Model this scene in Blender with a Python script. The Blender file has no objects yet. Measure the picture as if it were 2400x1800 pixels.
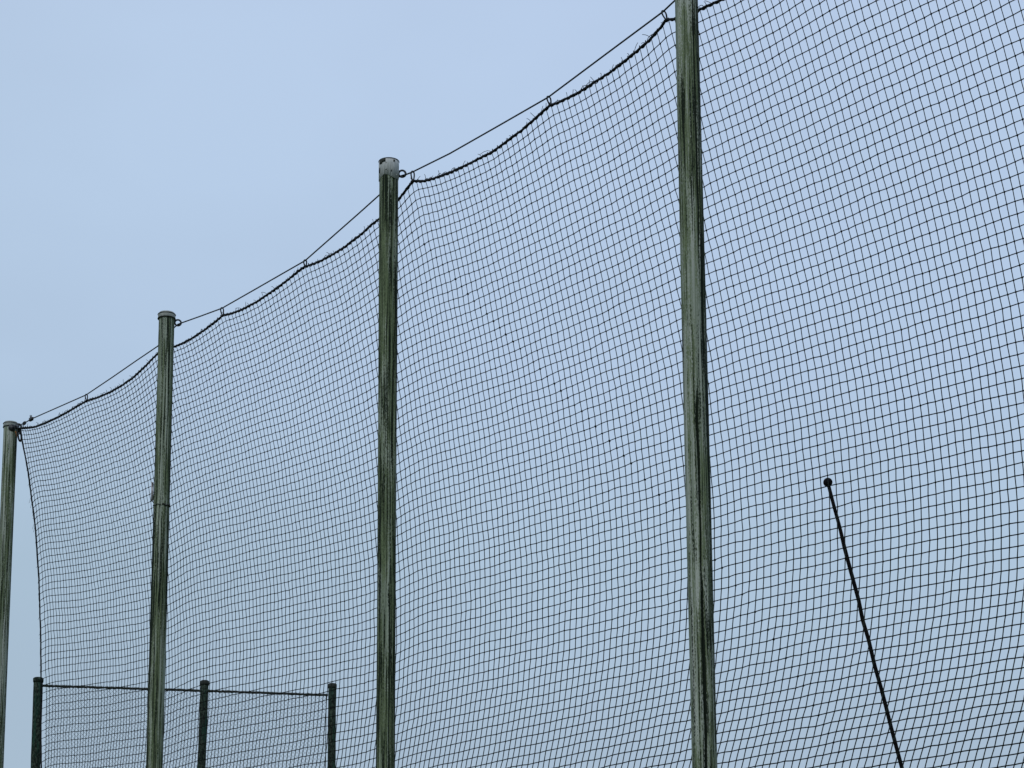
import bpy, bmesh, math, random
import numpy as np
from mathutils import Vector, Matrix

random.seed(7)
rng = np.random.default_rng(11)
SC = bpy.context.scene
COL = SC.collection

# ---------------------------------------------------------------- camera
EYE = 1.6                     # metres above the grass
F = 4900.0                    # focal length in pixels of a 2400 px wide picture
PX, PY = 1050.0, 1594.0       # principal point (the lens is shifted: the posts stay almost upright)
TILT = math.radians(11.1)
cam_d = bpy.data.cameras.new('camera')
cam = bpy.data.objects.new('camera', cam_d)
COL.objects.link(cam)
cam.location = (0, 0, EYE)
cam.rotation_euler = (math.pi / 2 + TILT, 0, 0)
cam_d.sensor_width = 36.0
cam_d.lens = 36.0 * F / 2400.0
cam_d.shift_x = (1200.0 - PX) / 2400.0
cam_d.shift_y = (PY - 900.0) / 2400.0
cam_d.clip_start = 0.1
cam_d.clip_end = 5000.0
SC.camera = cam

# ---------------------------------------------------------------- sky and light (even overcast)
SUN_EL, SUN_AZ = math.radians(48), math.radians(205)
w = bpy.data.worlds.new('World')
SC.world = w
w.use_nodes = True
nt = w.node_tree
nt.nodes.clear()
wo = nt.nodes.new('ShaderNodeOutputWorld')
sky = nt.nodes.new('ShaderNodeTexSky')
sky.sky_type = 'NISHITA'
sky.sun_disc = False
sky.sun_elevation = SUN_EL
sky.sun_rotation = SUN_AZ
sky.air_density = 1.0
sky.dust_density = 2.0
b1 = nt.nodes.new('ShaderNodeBackground')
b1.inputs['Strength'].default_value = 0.008
nt.links.new(sky.outputs[0], b1.inputs['Color'])
tc = nt.nodes.new('ShaderNodeTexCoord')
sep = nt.nodes.new('ShaderNodeSeparateXYZ')
nt.links.new(tc.outputs['Generated'], sep.inputs[0])
ramp = nt.nodes.new('ShaderNodeValToRGB')
cr = ramp.color_ramp
cr.elements[0].position = 0.0
cr.elements[0].color = (0.3663, 0.4735, 0.6038, 1)
cr.elements[1].position = 1.0
cr.elements[1].color = (0.491, 0.6038, 0.7991, 1)
for pos, c in ((0.15, (0.3916, 0.5029, 0.6308)), (0.25, (0.4233, 0.552, 0.6939)), (0.33, (0.4564, 0.5841, 0.7682)), (0.42, (0.4793, 0.6105, 0.807)), (0.5, (0.491, 0.6172, 0.8228))):
    e = cr.elements.new(pos)
    e.color = (*c, 1)
nt.links.new(sep.outputs['Z'], ramp.inputs[0])
# very soft unevenness of the cloud layer
mp = nt.nodes.new('ShaderNodeMapping')
mp.inputs['Scale'].default_value = (3.0, 3.0, 6.0)
nt.links.new(tc.outputs['Generated'], mp.inputs[0])
nz = nt.nodes.new('ShaderNodeTexNoise')
nz.inputs['Scale'].default_value = 1.6
nz.inputs['Detail'].default_value = 3.0
nt.links.new(mp.outputs[0], nz.inputs['Vector'])
mr = nt.nodes.new('ShaderNodeMapRange')
mr.inputs['From Min'].default_value = 0.3
mr.inputs['From Max'].default_value = 0.7
mr.inputs['To Min'].default_value = 0.957
mr.inputs['To Max'].default_value = 1.03
nt.links.new(nz.outputs['Fac'], mr.inputs['Value'])
mul = nt.nodes.new('ShaderNodeVectorMath')
mul.operation = 'SCALE'
nt.links.new(ramp.outputs[0], mul.inputs[0])
nt.links.new(mr.outputs[0], mul.inputs['Scale'])
# the cloud is a little greyer towards the left
mrx = nt.nodes.new('ShaderNodeMapRange')
mrx.inputs['From Min'].default_value = -0.30
mrx.inputs['From Max'].default_value = 0.06
nt.links.new(sep.outputs['X'], mrx.inputs['Value'])
mxc = nt.nodes.new('ShaderNodeMix')
mxc.data_type = 'RGBA'
mxc.inputs[6].default_value = (0.965, 0.975, 0.955, 1)
mxc.inputs[7].default_value = (1, 1, 1, 1)
nt.links.new(mrx.outputs[0], mxc.inputs['Factor'])
mul2 = nt.nodes.new('ShaderNodeVectorMath')
mul2.operation = 'MULTIPLY'
nt.links.new(mul.outputs[0], mul2.inputs[0])
nt.links.new(mxc.outputs[2], mul2.inputs[1])
b2 = nt.nodes.new('ShaderNodeBackground')
b2.inputs['Strength'].default_value = 0.957
nt.links.new(mul2.outputs[0], b2.inputs['Color'])
ad = nt.nodes.new('ShaderNodeAddShader')
nt.links.new(b1.outputs[0], ad.inputs[0])
nt.links.new(b2.outputs[0], ad.inputs[1])
nt.links.new(ad.outputs[0], wo.inputs['Surface'])

sun_d = bpy.data.lights.new('sun', 'SUN')
sun_d.energy = 1.1
sun_d.angle = math.radians(14)
sun_d.color = (1.0, 0.97, 0.92)
sun = bpy.data.objects.new('sun', sun_d)
COL.objects.link(sun)
sd = Vector((math.sin(SUN_AZ) * math.cos(SUN_EL), math.cos(SUN_AZ) * math.cos(SUN_EL), math.sin(SUN_EL)))
sun.rotation_euler = sd.to_track_quat('Z', 'Y').to_euler()

vs = SC.view_settings
vs.view_transform = 'Standard'
vs.look = 'None'
vs.exposure = 0.0
vs.gamma = 1.0
vs.use_curve_mapping = False

# ---------------------------------------------------------------- helpers
FW = np.array([0, math.cos(TILT), math.sin(TILT)])
UP = np.array([0, -math.sin(TILT), math.cos(TILT)])
RT = np.array([1.0, 0, 0])
C0 = np.array([0, 0, EYE])


def ray(px, py):
    px = np.asarray(px, float)
    py = np.asarray(py, float)
    return ((px - PX) / F)[..., None] * RT + (-(py - PY) / F)[..., None] * UP + FW


def tag(o, label=None, cat=None, group=None, kind=None):
    if label: o['label'] = label
    if cat: o['category'] = cat
    if group: o['group'] = group
    if kind: o['kind'] = kind
    return o


def empty(name, loc):
    o = bpy.data.objects.new(name, None)
    COL.objects.link(o)
    o.location = loc
    o.empty_display_size = 0.2
    return o


def link(name, verts, faces, mat, parent=None, smooth=True):
    """one mesh object; world-space vertices are moved into the parent's space"""
    v = np.asarray(verts, float)
    org = np.zeros(3)
    if parent is not None:
        org = np.array(parent.location)
        v = v - org
    me = bpy.data.meshes.new(name)
    f = faces if isinstance(faces, np.ndarray) else None
    if f is not None:
        n, k = f.shape
        me.vertices.add(len(v))
        me.vertices.foreach_set('co', v.astype(np.float32).ravel())
        me.loops.add(n * k)
        me.loops.foreach_set('vertex_index', f.astype(np.int32).ravel())
        me.polygons.add(n)
        me.polygons.foreach_set('loop_start', np.arange(0, n * k, k, dtype=np.int32))
        me.update(calc_edges=True)
    else:
        me.from_pydata([tuple(p) for p in v], [], [tuple(q) for q in faces])
    me.validate()
    me.materials.append(mat)
    me.polygons.foreach_set('use_smooth', [smooth] * len(me.polygons))
    o = bpy.data.objects.new(name, me)
    COL.objects.link(o)
    if parent is not None:
        o.parent = parent
    return o


class Geo:
    """collects quads (triangles as degenerate-free tuples) for one mesh"""

    def __init__(self):
        self.v = []
        self.f = []
        self.n = 0

    def add(self, v, f):
        v = np.asarray(v, float)
        self.v.append(v)
        self.f.extend([tuple(int(a) + self.n for a in q) for q in f])
        self.n += len(v)

    def tube(self, pts, r, seg=6, closed=False, cap=True, refn=None):
        p = np.asarray(pts, float)
        n = len(p)
        r = np.broadcast_to(np.asarray(r, float), (n,))
        if closed:
            t = np.roll(p, -1, 0) - np.roll(p, 1, 0)
        else:
            t = np.gradient(p, axis=0)
        t /= np.linalg.norm(t, axis=1)[:, None] + 1e-12
        ref = np.array([0.31, 0.77, 0.55]) if refn is None else np.asarray(refn, float)
        a = np.cross(t, ref)
        a /= np.linalg.norm(a, axis=1)[:, None] + 1e-12
        b = np.cross(t, a)
        an = np.arange(seg) * 2 * math.pi / seg
        v = p[:, None, :] + r[:, None, None] * (np.cos(an)[None, :, None] * a[:, None, :] + np.sin(an)[None, :, None] * b[:, None, :])
        f = []
        m = n if closed else n - 1
        for i in range(m):
            i2 = (i + 1) % n
            for k in range(seg):
                k2 = (k + 1) % seg
                f.append((i * seg + k, i * seg + k2, i2 * seg + k2, i2 * seg + k))
        if cap and not closed:
            f.append(tuple(range(seg - 1, -1, -1)))
            f.append(tuple((n - 1) * seg + k for k in range(seg)))
        self.add(v.reshape(-1, 3), f)

    def box(self, c, ax, ay, az):
        c, ax, ay, az = map(lambda q: np.asarray(q, float), (c, ax, ay, az))
        v = [c + sx * ax + sy * ay + sz * az for sx in (-1, 1) for sy in (-1, 1) for sz in (-1, 1)]
        self.add(v, [(0, 1, 3, 2), (4, 6, 7, 5), (0, 4, 5, 1), (2, 3, 7, 6), (0, 2, 6, 4), (1, 5, 7, 3)])

    def lathe(self, c, prof, seg=40, axis=None):
        """prof: (radius, height) pairs about a vertical axis through c"""
        c = np.asarray(c, float)
        an = np.arange(seg) * 2 * math.pi / seg
        v, f = [], []
        for rr, h in prof:
            for a in an:
                v.append(c + np.array([rr * math.cos(a), rr * math.sin(a), h]))
        for i in range(len(prof) - 1):
            for k in range(seg):
                k2 = (k + 1) % seg
                f.append((i * seg + k, i * seg + k2, (i + 1) * seg + k2, (i + 1) * seg + k))
        f.append(tuple(range(seg - 1, -1, -1)))
        f.append(tuple((len(prof) - 1) * seg + k for k in range(seg)))
        self.add(v, f)

    def make(self, name, mat, parent=None, smooth=True):
        return link(name, np.concatenate(self.v), self.f, mat, parent, smooth)


def material(name, build, rough=0.8, metal=0.0, spec=0.3):
    m = bpy.data.materials.new(name)
    m.use_nodes = True
    t = m.node_tree
    p = t.nodes['Principled BSDF']
    p.inputs['Roughness'].default_value = rough
    p.inputs['Metallic'].default_value = metal
    p.inputs['Specular IOR Level'].default_value = spec
    build(t, p)
    return m


def N(t, kind, **kw):
    n = t.nodes.new(kind)
    for k, v in kw.items():
        setattr(n, k, v)
    return n


def noise(t, vec, scale, detail=4.0, rough=0.6, dist=0.0):
    n = N(t, 'ShaderNodeTexNoise')
    n.inputs['Scale'].default_value = scale
    n.inputs['Detail'].default_value = detail
    n.inputs['Roughness'].default_value = rough
    n.inputs['Distortion'].default_value = dist
    t.links.new(vec, n.inputs['Vector'])
    return n.outputs['Fac']


def rng_map(t, val, a, b, c=0.0, d=1.0):
    n = N(t, 'ShaderNodeMapRange')
    for i, x in zip(('From Min', 'From Max', 'To Min', 'To Max'), (a, b, c, d)):
        n.inputs[i].default_value = x
    t.links.new(val, n.inputs['Value'])
    return n.outputs[0]


def mixc(t, fac, a, b):
    n = N(t, 'ShaderNodeMix', data_type='RGBA')
    t.links.new(fac, n.inputs['Factor'])
    for s, x in ((6, a), (7, b)):
        if isinstance(x, tuple):
            n.inputs[s].default_value = (*x, 1)
        else:
            t.links.new(x, n.inputs[s])
    return n.outputs[2]


def math_(t, op, a, b):
    n = N(t, 'ShaderNodeMath', operation=op)
    for i, x in enumerate((a, b)):
        if isinstance(x, (int, float)):
            n.inputs[i].default_value = x
        else:
            t.links.new(x, n.inputs[i])
    return n.outputs[0]


def mapped(t, scale, loc=(0, 0, 0)):
    tcn = N(t, 'ShaderNodeTexCoord')
    mpn = N(t, 'ShaderNodeMapping')
    mpn.inputs['Scale'].default_value = scale
    mpn.inputs['Location'].default_value = loc
    t.links.new(tcn.outputs['Object'], mpn.inputs[0])
    return mpn.outputs[0]


def wood(seed, green=0.5, dark=0.5, side=0.5, lightgrey=(0.40, 0.43, 0.38)):
    """weathered round timber: pale grey grain, olive algae runs, near-black streaks, shade painted into the cracks; greener and darker towards +X"""
    def build(t, p):
        o = (seed * 3.7, seed * 1.3, seed * 2.1)
        grain = noise(t, mapped(t, (60, 60, 0.9), o), 1.0, 4.0, 0.6, 0.1)
        runs = noise(t, mapped(t, (75, 75, 1.3), (o[1], o[2], o[0])), 1.0, 3.0, 0.6, 0.15)
        thin = noise(t, mapped(t, (150, 150, 2.6), (o[0], o[0], o[1])), 1.0, 2.0, 0.5)
        speck = noise(t, mapped(t, (210, 210, 75), o), 1.0, 3.0, 0.65)
        patch = noise(t, mapped(t, (11, 11, 1.5), (o[2], o[0], o[1])), 1.0, 3.0, 0.6)
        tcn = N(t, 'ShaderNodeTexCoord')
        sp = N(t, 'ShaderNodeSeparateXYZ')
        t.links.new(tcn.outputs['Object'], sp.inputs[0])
        flank_x = rng_map(t, sp.outputs['X'], 0.0, 0.058)            # greener and darker towards the +X flank
        grey = mixc(t, rng_map(t, grain, 0.38, 0.62), (0.16, 0.195, 0.145), lightgrey)
        gsum = math_(t, 'ADD', math_(t, 'MULTIPLY', patch, 0.5), math_(t, 'MULTIPLY', runs, 0.5))
        gsum = math_(t, 'ADD', gsum, math_(t, 'MULTIPLY', math_(t, 'SUBTRACT', speck, 0.5), 0.35))
        gsum = math_(t, 'ADD', gsum, math_(t, 'MULTIPLY', flank_x, 0.10 * side))
        g = rng_map(t, gsum, 0.585 - 0.12 * green, 0.645 - 0.12 * green, 0, 0.92)
        alga = mixc(t, rng_map(t, speck, 0.4, 0.6), (0.052, 0.076, 0.032), (0.155, 0.195, 0.105))
        c = mixc(t, g, grey, alga)
        dsum = math_(t, 'ADD', math_(t, 'MULTIPLY', runs, 0.45), math_(t, 'MULTIPLY', thin, 0.45))
        dsum = math_(t, 'ADD', dsum, math_(t, 'MULTIPLY', speck, 0.25))
        dsum = math_(t, 'ADD', dsum, math_(t, 'MULTIPLY', flank_x, 0.09 * side))
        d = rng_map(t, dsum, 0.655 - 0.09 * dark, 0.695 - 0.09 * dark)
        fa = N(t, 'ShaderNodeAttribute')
        fa.attribute_name = 'crack_shade_and_bands'
        dark_mask = math_(t, 'ADD', fa.outputs['Fac'], math_(t, 'MULTIPLY', math_(t, 'SUBTRACT', speck, 0.5), 1.3))
        dark_mask = math_(t, 'ADD', dark_mask, math_(t, 'MULTIPLY', math_(t, 'SUBTRACT', thin, 0.5), 0.9))
        d = math_(t, 'MAXIMUM', d, rng_map(t, dark_mask, 0.42, 0.60))  # crack shade goes into the colour here, along with the dark bands
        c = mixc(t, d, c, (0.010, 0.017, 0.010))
        t.links.new(c, p.inputs['Base Color'])
        bp = N(t, 'ShaderNodeBump')
        bp.inputs['Strength'].default_value = 0.8
        bp.inputs['Distance'].default_value = 0.005
        t.links.new(math_(t, 'SUBTRACT', grain, math_(t, 'MULTIPLY', d, 0.6)), bp.inputs['Height'])
        t.links.new(bp.outputs[0], p.inputs['Normal'])
    return material('weathered_timber_%d' % seed, build, 0.92, 0, 0.15)


def plain(name, c1, c2, scale, rough=0.7, metal=0.0, spec=0.3):
    def build(t, p):
        n = noise(t, mapped(t, (scale,) * 3), 1.0, 4.0, 0.6)
        t.links.new(mixc(t, rng_map(t, n, 0.35, 0.65), c1, c2), p.inputs['Base Color'])
    return material(name, build, rough, metal, spec)


M_TWINE = plain('black_twine', (0.004, 0.005, 0.005), (0.010, 0.014, 0.011), 40, 0.9, 0, 0.1)
M_TWINE_V = plain('black_twine_upright', (0.008, 0.012, 0.009), (0.020, 0.028, 0.019), 40, 0.8, 0, 0.2)
M_ROPE = plain('black_rope', (0.005, 0.006, 0.008), (0.015, 0.017, 0.020), 160, 0.85, 0, 0.2)
M_STEEL = plain('dark_galvanised_steel', (0.012, 0.013, 0.015), (0.045, 0.047, 0.05), 90, 0.5, 0.6, 0.5)
M_CAP = plain('grey_cap', (0.17, 0.19, 0.17), (0.33, 0.34, 0.31), 28, 0.6, 0.0, 0.4)
M_CAPRIM = plain('cap_rim', (0.012, 0.014, 0.012), (0.04, 0.045, 0.035), 60, 0.8)
M_RUST = plain('rust', (0.20, 0.075, 0.02), (0.42, 0.17, 0.05), 150, 0.9)
M_PALE = plain('pale_plate', (0.30, 0.28, 0.30), (0.45, 0.44, 0.46), 60, 0.5, 0.2, 0.4)
M_MASTBLACK = plain('black_painted_metal', (0.003, 0.003, 0.004), (0.008, 0.007, 0.007), 30, 0.9, 0, 0.1)
M_WIRE = plain('green_grey_wire', (0.13, 0.15, 0.18), (0.22, 0.25, 0.28), 30, 0.6, 0.3)
M_RAIL = plain('dark_rail', (0.008, 0.010, 0.009), (0.025, 0.030, 0.024), 60, 0.8)


def fence_wood():
    def build(t, p):
        a = noise(t, mapped(t, (40, 40, 26)), 1.0, 5.0, 0.7, 0.5)
        b = noise(t, mapped(t, (22, 22, 4), (4, 1, 7)), 1.0, 3.0, 0.6)
        c = mixc(t, rng_map(t, a, 0.45, 0.62), (0.007, 0.010, 0.009), (0.055, 0.075, 0.055))
        c = mixc(t, rng_map(t, b, 0.5, 0.72), c, (0.015, 0.050, 0.034))
        t.links.new(c, p.inputs['Base Color'])
    return material('algae_covered_timber', build, 0.95, 0, 0.1)


M_FENCE = fence_wood()

# ---------------------------------------------------------------- the row of posts: where it stands
_u = ray(-2250, 2555)
U = np.array([_u[0], _u[1], 0]); U /= np.linalg.norm(U)        # along the net, towards the far left
NRM = np.array([U[1], -U[0], 0])
if NRM[1] < 0: NRM = -NRM                                        # away from the camera
_p2 = ray(908.5, 900) * (F * 0.118 / 44.6)
P_ORG = np.array([_p2[0], _p2[1], 0])


def on_plane(px, py, off=0.0):
    d = ray(px, py)
    k = ((P_ORG + NRM * off)[:2] @ NRM[:2]) / (d[..., 0] * NRM[0] + d[..., 1] * NRM[1])
    return C0 + d * k[..., None]


NET_OFF = 0.10
Z_TOP = None


def belly(z, top):
    """how far the wind pushes the net away from the posts, by height"""
    t = np.clip((top - z) / (top - 3.1), 0, 1.15)
    return NET_OFF + 0.62 * np.where(t < 0.75, np.sin(np.pi / 2 * t / 0.75), 1 - 0.9 * np.maximum(t - 0.75, 0) ** 1.5)


def on_net(px, py):
    px = np.asarray(px, float); py = np.asarray(py, float)
    off = np.full(px.shape, NET_OFF)
    for _ in range(30):
        d = ray(px, py)
        k = (P_ORG[:2] @ NRM[:2] + off) / (d[..., 0] * NRM[0] + d[..., 1] * NRM[1])
        p = C0 + d * k[..., None]
        off = 0.5 * off + 0.5 * belly(p[..., 2], Z_TOP)
    return p


Z_TOP = float(on_plane(911.0, 410.0)[2])
TOP_Z = float(on_plane(911.2, 379.0)[2])

# ---------------------------------------------------------------- shape of the net as surveyed from the photograph
ROPE=[(48,1003.5),(60,1003),(81,1001),(108,990.6),(135.6,978),(163,963),(190,947),(203.4,939.6),(230.5,931),(258,919),(285,904),(312,885),(339,860),(369,829),(380,822),(408,813),(434,802),(461,786),(488,767),(507,752),(521.5,739.5),(540,735.6),(564,727),(600,708.5),(651,674),(687,646),(703,633),(715,624.5),(730,620),(749,613),(775,599),(803,582),(827,564),(847,549),(872,525.5),(888,514),(910,492),(933,469),(953.7,443),(965.5,427),(972,423.6),(990,425),(1013,419.7),(1053,405),(1089,389),(1125.5,370),(1147,360),(1175,341),(1200,322),(1222.6,306),(1245,286),(1268,265.6),(1288,247.5),(1302,243),(1326.6,232),(1358,216),(1392,194),(1426,172),(1460,147),(1500.6,113),(1528,88),(1550,62),(1561.7,46),(1582,45),(1610,36),(1637,24),(1663,12),(1690.5,0),(1760,-38),(1840,-90),(1920,-160),(1935,-166),(2050,-215),(2200,-300),(2290,-385),(2305,-390),(2400,-446),(2500,-520),(2600,-590),(2720,-660),(2800,-700)]
EDGE=[(48,1003.5),(52,1033),(60,1073),(67,1113),(74,1167),(80,1212),(84,1250),(91,1356),(95.5,1500),(96,1581),(96.5,1645),(96,1700),(96,1744),(97,1800),(99,2450)]
T_ROW={ # row slope tables  x: [(y,slope)...]
130:[(1050,.12),(1130,.15),(1220,.12),(1340,.09),(1440,.08),(1520,.11),(1650,.1),(1800,.09)],
220:[(1000,.42),(1100,.4),(1220,.27),(1340,.24),(1440,.18),(1520,.15),(1650,.15),(1800,.12)],
330:[(950,.6),(1100,.47),(1220,.30),(1340,.25),(1440,.24),(1520,.22),(1650,.19),(1800,.14)],
375:[(850,.5),(1100,.5),(1300,.42),(1600,.35),(1800,.28)],
415:[(850,.40),(950,.42),(1050,.45),(1100,.5),(1170,.6),(1350,.6),(1500,.55),(1650,.45),(1800,.38)],
470:[(850,.42),(950,.42),(1050,.40),(1170,.36),(1350,.33),(1500,.28),(1650,.24),(1800,.19)],
540:[(900,.42),(1050,.37),(1170,.32),(1250,.29),(1350,.27),(1500,.22),(1650,.20),(1800,.17)],
640:[(800,.42),(900,.40),(1050,.33),(1170,.28),(1250,.27),(1350,.26),(1500,.23),(1650,.22),(1800,.18)],
740:[(720,.45),(800,.48),(900,.47),(1050,.38),(1170,.32),(1250,.29),(1350,.26),(1500,.22),(1650,.20),(1800,.17)],
830:[(650,.6),(800,.58),(900,.50),(1050,.42),(1170,.38),(1250,.30),(1350,.27),(1500,.23),(1650,.22),(1800,.2)],
880:[(650,.68),(800,.62),(900,.55),(1050,.5),(1170,.45),(1250,.4),(1350,.38),(1500,.36),(1650,.30),(1800,.25)],
935:[(550,.85),(650,.75),(800,.63),(950,.6),(1100,.58),(1250,.57),(1400,.53),(1600,.43),(1750,.34)],
975:[(600,.42),(800,.48),(950,.5),(1100,.45),(1250,.44),(1400,.41),(1600,.35),(1750,.27)],
1030:[(550,.32),(700,.35),(800,.36),(950,.35),(1100,.32),(1250,.3),(1400,.29),(1600,.27),(1750,.22)],
1150:[(500,.45),(650,.44),(800,.4),(950,.35),(1100,.32),(1250,.29),(1400,.28),(1600,.25),(1750,.2)],
1300:[(400,.42),(500,.46),(650,.45),(800,.42),(950,.37),(1100,.33),(1250,.3),(1400,.27),(1600,.24),(1750,.19)],
1450:[(300,.53),(500,.52),(650,.47),(800,.43),(950,.37),(1100,.33),(1250,.3),(1400,.27),(1600,.23),(1750,.19)],
1580:[(150,.62),(300,.55),(500,.53),(650,.48),(800,.41),(950,.36),(1100,.33),(1250,.3),(1400,.27),(1600,.23),(1750,.18)],
1680:[(50,.42),(200,.45),(400,.45),(600,.44),(800,.39),(900,.36),(1100,.33),(1300,.28),(1500,.25),(1700,.18)],
1850:[(0,.58),(200,.5),(400,.42),(600,.38),(800,.32),(900,.3),(1100,.26),(1300,.23),(1500,.22),(1700,.16)],
2000:[(50,.45),(200,.5),(400,.46),(600,.40),(800,.32),(900,.29),(1100,.25),(1300,.21),(1500,.2),(1680,.17)],
2200:[(50,.48),(200,.43),(400,.40),(600,.36),(800,.31),(900,.28),(1100,.23),(1300,.19),(1500,.17),(1680,.16)],
2390:[(50,.48),(400,.38),(600,.34),(800,.28),(1100,.21),(1300,.18),(1500,.16),(1680,.15)]}
T_COL={
60:[(1030,.2),(1100,.15),(1200,.11),(1300,.06),(1400,.04),(1500,.01),(1800,0)],
130:[(1000,.3),(1100,.2),(1200,.13),(1300,.1),(1400,.05),(1500,.02),(1600,-.02),(1700,-.05),(1800,-.1)],
300:[(900,.25),(1000,.22),(1100,.17),(1200,.14),(1300,.1),(1400,.06),(1500,.02),(1600,-.02),(1700,-.07),(1800,-.12)],
500:[(780,.27),(900,.2),(1000,.19),(1100,.15),(1200,.12),(1300,.08),(1400,.05),(1500,.02),(1600,-.02),(1700,-.07),(1800,-.12)],
800:[(580,.27),(700,.22),(800,.18),(1000,.17),(1100,.14),(1200,.11),(1300,.08),(1400,.03),(1500,0),(1600,-.03),(1700,-.09),(1800,-.14)],
1000:[(420,.25),(500,.2),(650,.16),(800,.15),(950,.13),(1100,.1),(1200,.08),(1300,.05),(1400,.01),(1500,-.02),(1600,-.08),(1700,-.14),(1800,-.17)],
1300:[(250,.28),(350,.22),(650,.2),(800,.18),(950,.14),(1100,.1),(1200,.07),(1300,.04),(1400,0),(1500,-.04),(1600,-.1),(1700,-.15),(1800,-.2)],
1550:[(100,.28),(250,.25),(500,.23),(650,.21),(800,.18),(950,.13),(1100,.09),(1200,.05),(1300,.02),(1400,-.01),(1500,-.07),(1600,-.13),(1700,-.2),(1800,-.24)],
1750:[(0,.3),(200,.27),(400,.25),(600,.22),(800,.17),(950,.12),(1100,.08),(1200,.03),(1300,0),(1400,-.06),(1500,-.11),(1600,-.18),(1700,-.24)],
2050:[(0,.3),(200,.28),(400,.26),(600,.22),(800,.17),(950,.13),(1100,.07),(1200,.02),(1300,-.03),(1400,-.07),(1500,-.14),(1600,-.21),(1700,-.27)],
2300:[(0,.29),(200,.27),(400,.24),(600,.2),(800,.16),(950,.13),(1100,.08),(1200,.03),(1300,-.02),(1400,-.09),(1500,-.15),(1600,-.21),(1700,-.27)]}
T_PITCH={
60:[(1000,12),(1200,15),(1800,15.6)],
130:[(1000,12.5),(1100,13.6),(1250,15.6),(1800,15.8)],
355:[(850,17.5),(1500,17.8),(1800,18.3)],
410:[(830,16.5),(950,17.2),(1100,18.2),(1800,18.2)],
650:[(680,18),(900,18.8),(1200,19.2),(1800,19.9)],
880:[(600,21),(1800,20.9)],
935:[(500,22),(900,22),(1100,21.4),(1800,21.1)],
1150:[(400,22),(1800,22)],
1575:[(100,25.2),(1400,24.8),(1700,24.2)],
1660:[(0,25.6),(1200,25.1),(1700,24.4)],
2000:[(50,27.8),(800,27.2),(1600,26.8)],
2250:[(50,29.5),(400,29),(800,28.6),(1200,28.3),(1600,27.5)],
2390:[(50,30),(800,29.2),(1600,28)]}
def table(T,X,Y):
    xs=sorted(T); cols=[np.interp(Y,*zip(*T[x])) for x in xs]
    out=np.zeros_like(X)
    A=np.array(cols); idx=np.clip(np.searchsorted(xs,X,side='right')-1,0,len(xs)-2)
    xa=np.array(xs,float); t=np.clip((X-xa[idx])/(xa[idx+1]-xa[idx]),0,1)
    a=np.take_along_axis(A,idx[None],0)[0]; b=np.take_along_axis(A,idx[None]+1,0)[0]
    return a*(1-t)+b*t
rx,ry=map(np.array,zip(*ROPE)); ex,ey=map(np.array,zip(*EDGE))
def rope(x): return np.interp(x,rx,ry)
GX,GY=15.0,20.0
x0,y0=20.0,-760.0
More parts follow.
